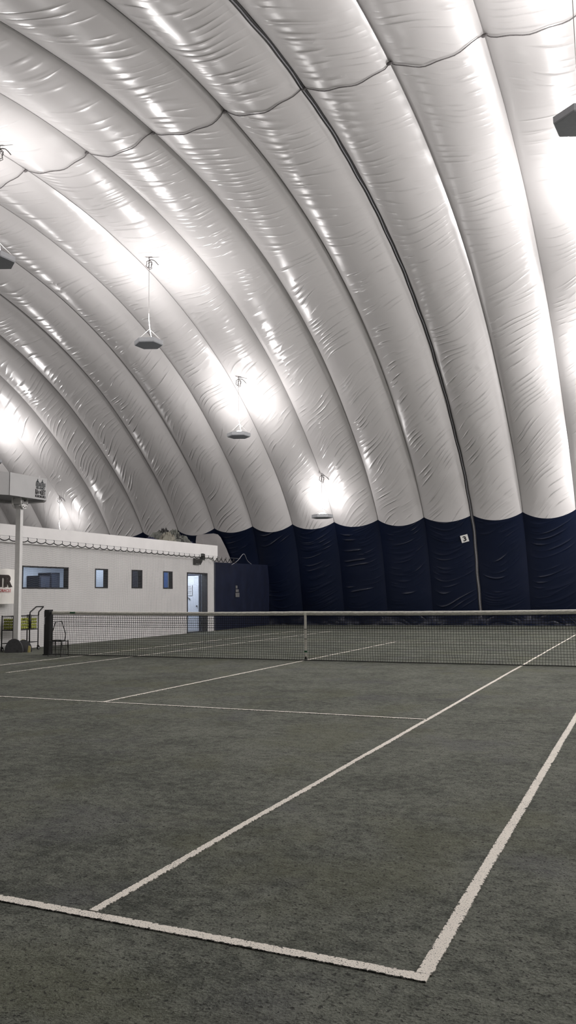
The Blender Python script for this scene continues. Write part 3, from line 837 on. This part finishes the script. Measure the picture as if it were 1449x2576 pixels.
# ------------------------------------------------------------------ ball hopper by the net post
hp = tag(empty('ball_hopper', (-5.84, -.36, 0)), 'black wire ball hopper with tall folding handle standing behind the net beside the left post', 'hopper')
def sq(w, d, z): return [(-w, -d, z), (w, -d, z), (w, d, z), (-w, d, z)]
mb = MB().tube(sq(.17, .12, .34), .008, 6, True).tube(sq(.16, .11, .05), .007, 6, True)
for k in range(10):
    x = -.16+.32*k/9
    for d in (-.115, .115): mb.tube([(x*1.05, d*1.02, .34), (x, d*.96, .05)], .0028, 4)
for k in range(6):
    y = -.11+.22*k/5
    for x in (-.165, .165): mb.tube([(x*1.02, y, .34), (x*.97, y, .05)], .0028, 4)
    mb.tube([(-.16, y, .05), (.16, y, .05)], .0028, 4)
for z in (.15, .25): mb.tube(sq(.165, .115, z), .0028, 4, True)
mb.build('basket', M['wire'], hp)
mb = MB().tube([(-.19, 0, .30), (-.20, 0, .48), (-.09, 0, .76), (.08, 0, .78), (.20, 0, .5), (.17, 0, .34)], .010, 7); mb.build('handle', M['wire'], hp, True)
for x in (-.175, .175):
    mb = MB().tube([(x*1.05, -.10, .36), (x*1.0, -.13, .0), (x*1.0, .13, .0), (x*1.05, .10, .36)], .008, 6)
    mb.v = [Vector((p.x, p.y, max(p.z, .002)+.004)) for p in mb.v]; mb.build('leg', M['wire'], hp)
mb = MB().box((-.05, 0, .35), (.13, .16, .03)).box((.09, .02, .345), (.09, .12, .03)); mb.build('lid_flap', M['rope_black'], hp)

# ------------------------------------------------------------------ number sign
xs_, zs_ = -.335, 3.47
sS = s_at(z=zs_); pc = surf(xs_, sS, .035)
p2 = surf(xs_, sS+.2, .035); Yv = (p2-pc).normalized(); Xv = Vector((1, 0, 0)); p3 = surf(xs_+.1, sS, .035); Xv = (p3-pc).normalized()
N_ = Xv.cross(Yv).normalized(); Yv = N_.cross(Xv)
ra = math.radians(9.5); Xr = Xv*math.cos(ra)+Yv*math.sin(ra); Yr = Yv*math.cos(ra)-Xv*math.sin(ra)
sg = tag(empty('number_sign', pc), 'small white square sign reading 3 on the navy curtain left of the seam strip', 'sign')
Rm = Matrix((Xr, Yr, N_)).transposed()
MB().box((0, 0, 0), (.29, .30, .01), Rm).build('plate', M['sign'], sg)
mb = text_mb('3', .27, .006, Vector(N_)*.008-Yr*.095, Xr, Yr, 'CENTER', .008, 0, 1.15); mb.build('numeral', M['ink'], sg)

# ------------------------------------------------------------------ hanging uplights
def lamp(x, y, z, label, power, group=None, coil=True, R0=.43):
    s = s_at(y=y); top = None
    # first surface point above (x, y)
    best = None
    for k in range(400):
        ss = s-1.2+2.4*k/400; p = surf(x, ss)
        if best is None or abs(p.y-y) < abs(best.y-y): best = p
    zt_ = best.z
    r = tag(empty('hanging_uplight', (x, y, z)), label, 'lamp', group)
    H = zt_-z
    hexa = [(R0*math.cos(.42+PI/3*k), R0*math.sin(.42+PI/3*k)) for k in range(6)]
    mb = MB(); n = 6
    for sc_, zz in ((.96, 0), (1, .02), (1, .13), (.95, .13), (.93, .03)): mb.v += [Vector((p[0]*sc_, p[1]*sc_, zz)) for p in hexa]
    for lev in range(4):
        for i in range(6): mb.face((lev*n+i, lev*n+(i+1) % n, (lev+1)*n+(i+1) % n, (lev+1)*n+i))
    mb.face([24+i for i in range(6)])
    hs_ = mb.build('housing', M['lamp_body'], r)
    mb = MB(); mb.v = [Vector((p[0]*.955, p[1]*.955, zz)) for zz in (-.006, .001) for p in hexa]
    mb.face([5, 4, 3, 2, 1, 0]); mb.face(range(6, 12))
    for i in range(6): mb.face((i, (i+1) % 6, 6+(i+1) % 6, 6+i))
    o = mb.build('underside', M['lamp_under'], r)
    mb = MB(); prof_ = [(.30, .10), (.26, .15), (.16, .165), (.09, .20), (.05, .22), (.0, .225)]
    for rr, zz in prof_:
        for k in range(12): mb.v.append(Vector((max(rr, .001)*math.cos(k*PI/6), max(rr, .001)*math.sin(k*PI/6)*.8, zz)))
    for a_ in range(len(prof_)-1):
        for k in range(12): mb.face((a_*12+k, a_*12+(k+1) % 12, a_*12+12+(k+1) % 12, a_*12+12+k))
    mb.build('bulb', M['bulb'], r, True)
    zy = min(1.0, H*.42)
    mb = MB().tube([(0, 0, H-.25), (0, 0, zy)], .0075, 5); mb.build('cord', M['lamp_cord'], r)
    mb = MB().tube(catmull([(0, 0, zy), (.01, .0, zy*.75), (.06, .03, .30), (.10, .04, .2)], 5), [.009]*16, 6); mb.build('power_cable', M['lamp_strap'], r, True)
    for k in (0, 3):
        p = hexa[k]
        MB().tube([(.02, .01, zy*.5), (p[0]*.92, p[1]*.92, .12)], .0035, 4).build('stay_wire', M['lamp_hook'], r)
    if coil:
        a1 = [(.10*math.sin(2*PI*k/16)+.0, .03*math.cos(k*2.0), H-.22+.12*math.cos(2*PI*k/16)) for k in range(17)]
        mb = MB().tube(a1, .010, 5); mb.tube([(p[0]*.6+.04, p[1], p[2]-.05) for p in a1], .009, 5)
        mb.tube(catmull([(0, 0, H-.08), (.16, .02, H-.12), (.30, .05, H-.28)], 4), .012, 5)
        mb.tube([(0, 0, H+.1), (0, 0, H-.3)], .012, 5)
        mb.build('cord_coil', M['lamp_hook'], r, True)
    ld = bpy.data.lights.new('lamp_glow', 'POINT'); ld.shadow_soft_size = .16; ld.energy = power; ld.color = (1, .962, .952)
    lo = link('lamp_glow', ld, r); lo.location = (0, 0, .5)
    return r
PW = 600
lamp(-7.08, -1.22, 9.0, 'hanging hexagonal uplight cut by the left edge, highest of the lamps on that side', PW*.6)
lamp(-7.0, 4.8, 8.75, 'hexagonal uplight on a long cord over the white building, largest fully seen lamp', PW*.62)
lamp(-7.14, 10.78, 7.05, 'hexagonal uplight hanging mid height between two other lamps, in front of the white ceiling', PW*.42)
lamp(-5.65, 15.1, 4.36, 'hexagonal uplight hanging just above the navy curtain, lowest one in full view', PW*.12)
lamp(5.58, -1.2, 9.0, 'hexagonal uplight cut by the right edge of the picture, near the ceiling', PW*.55)
lamp(-19.0, 15.1, 4.15, 'uplight behind the building roof, only its cords showing above the fascia', PW*.07)
for x, y, z, k in ((5.6, 4.8, 8.75, .8), (5.6, 10.8, 7.05, .7), (5.6, 15.1, 4.36, .5), (-19, 10.8, 7.05, .38), (-19, 4.8, 8.75, .6), (-19, -1.2, 9.0, .45),
                   (13.5, -1.2, 9, 1.1), (13.5, 4.8, 8.75, 1.8), (13.5, 10.8, 7.05, 1.6), (20, 2.0, 8.9, 2.6)):  # unseen outer rows, added to lift the ambient and light the building front
    lamp(x, y, z, 'hexagonal uplight of the unseen rows outside the picture, continued and added for fill light', PW*k, 'uplights outside the picture', False)

# rooms of the building: ceiling panels
for x, y, w, e in ((-10.9, 2.0, 1.1, 30), (-11.4, 6.2, 1.0, 26), (-9.6, 5.3, .4, 9), (-9.6, 6.9, .4, 7), (-9.6, 8.6, .4, 9), (-9.6, 10.3, .7, 34)):
    ld = bpy.data.lights.new('room_glow', 'AREA'); ld.shape = 'SQUARE'; ld.size = w; ld.energy = e; ld.color = (.86, .92, 1.0)
    r = tag(empty('ceiling_light', (x, y, 2.59)), 'cool white ceiling light inside the white building', 'ceiling light', 'ceiling lights inside the building')
    MB().box((0, 0, -.01), (w, w, .02)).build('panel', M['white_metal'], r)
    lo = link('room_glow', ld, r); lo.location = (0, 0, -.03)

# ------------------------------------------------------------------ world, colour management
w = bpy.data.worlds.new('world'); sc.world = w; w.use_nodes = True
w.node_tree.nodes['Background'].inputs[0].default_value = (.02, .02, .022, 1)
w.node_tree.nodes['Background'].inputs[1].default_value = 1.0
cy = sc.cycles
cy.adaptive_threshold = .025; cy.max_bounces = 7; cy.diffuse_bounces = 3; cy.glossy_bounces = 2; cy.transmission_bounces = 4; cy.transparent_max_bounces = 4
cy.caustics_reflective = False; cy.caustics_refractive = False
vs = sc.view_settings
vs.view_transform = 'Standard'; vs.look = 'None'; vs.gamma = 1.0; vs.use_curve_mapping = False; vs.exposure = 0.2
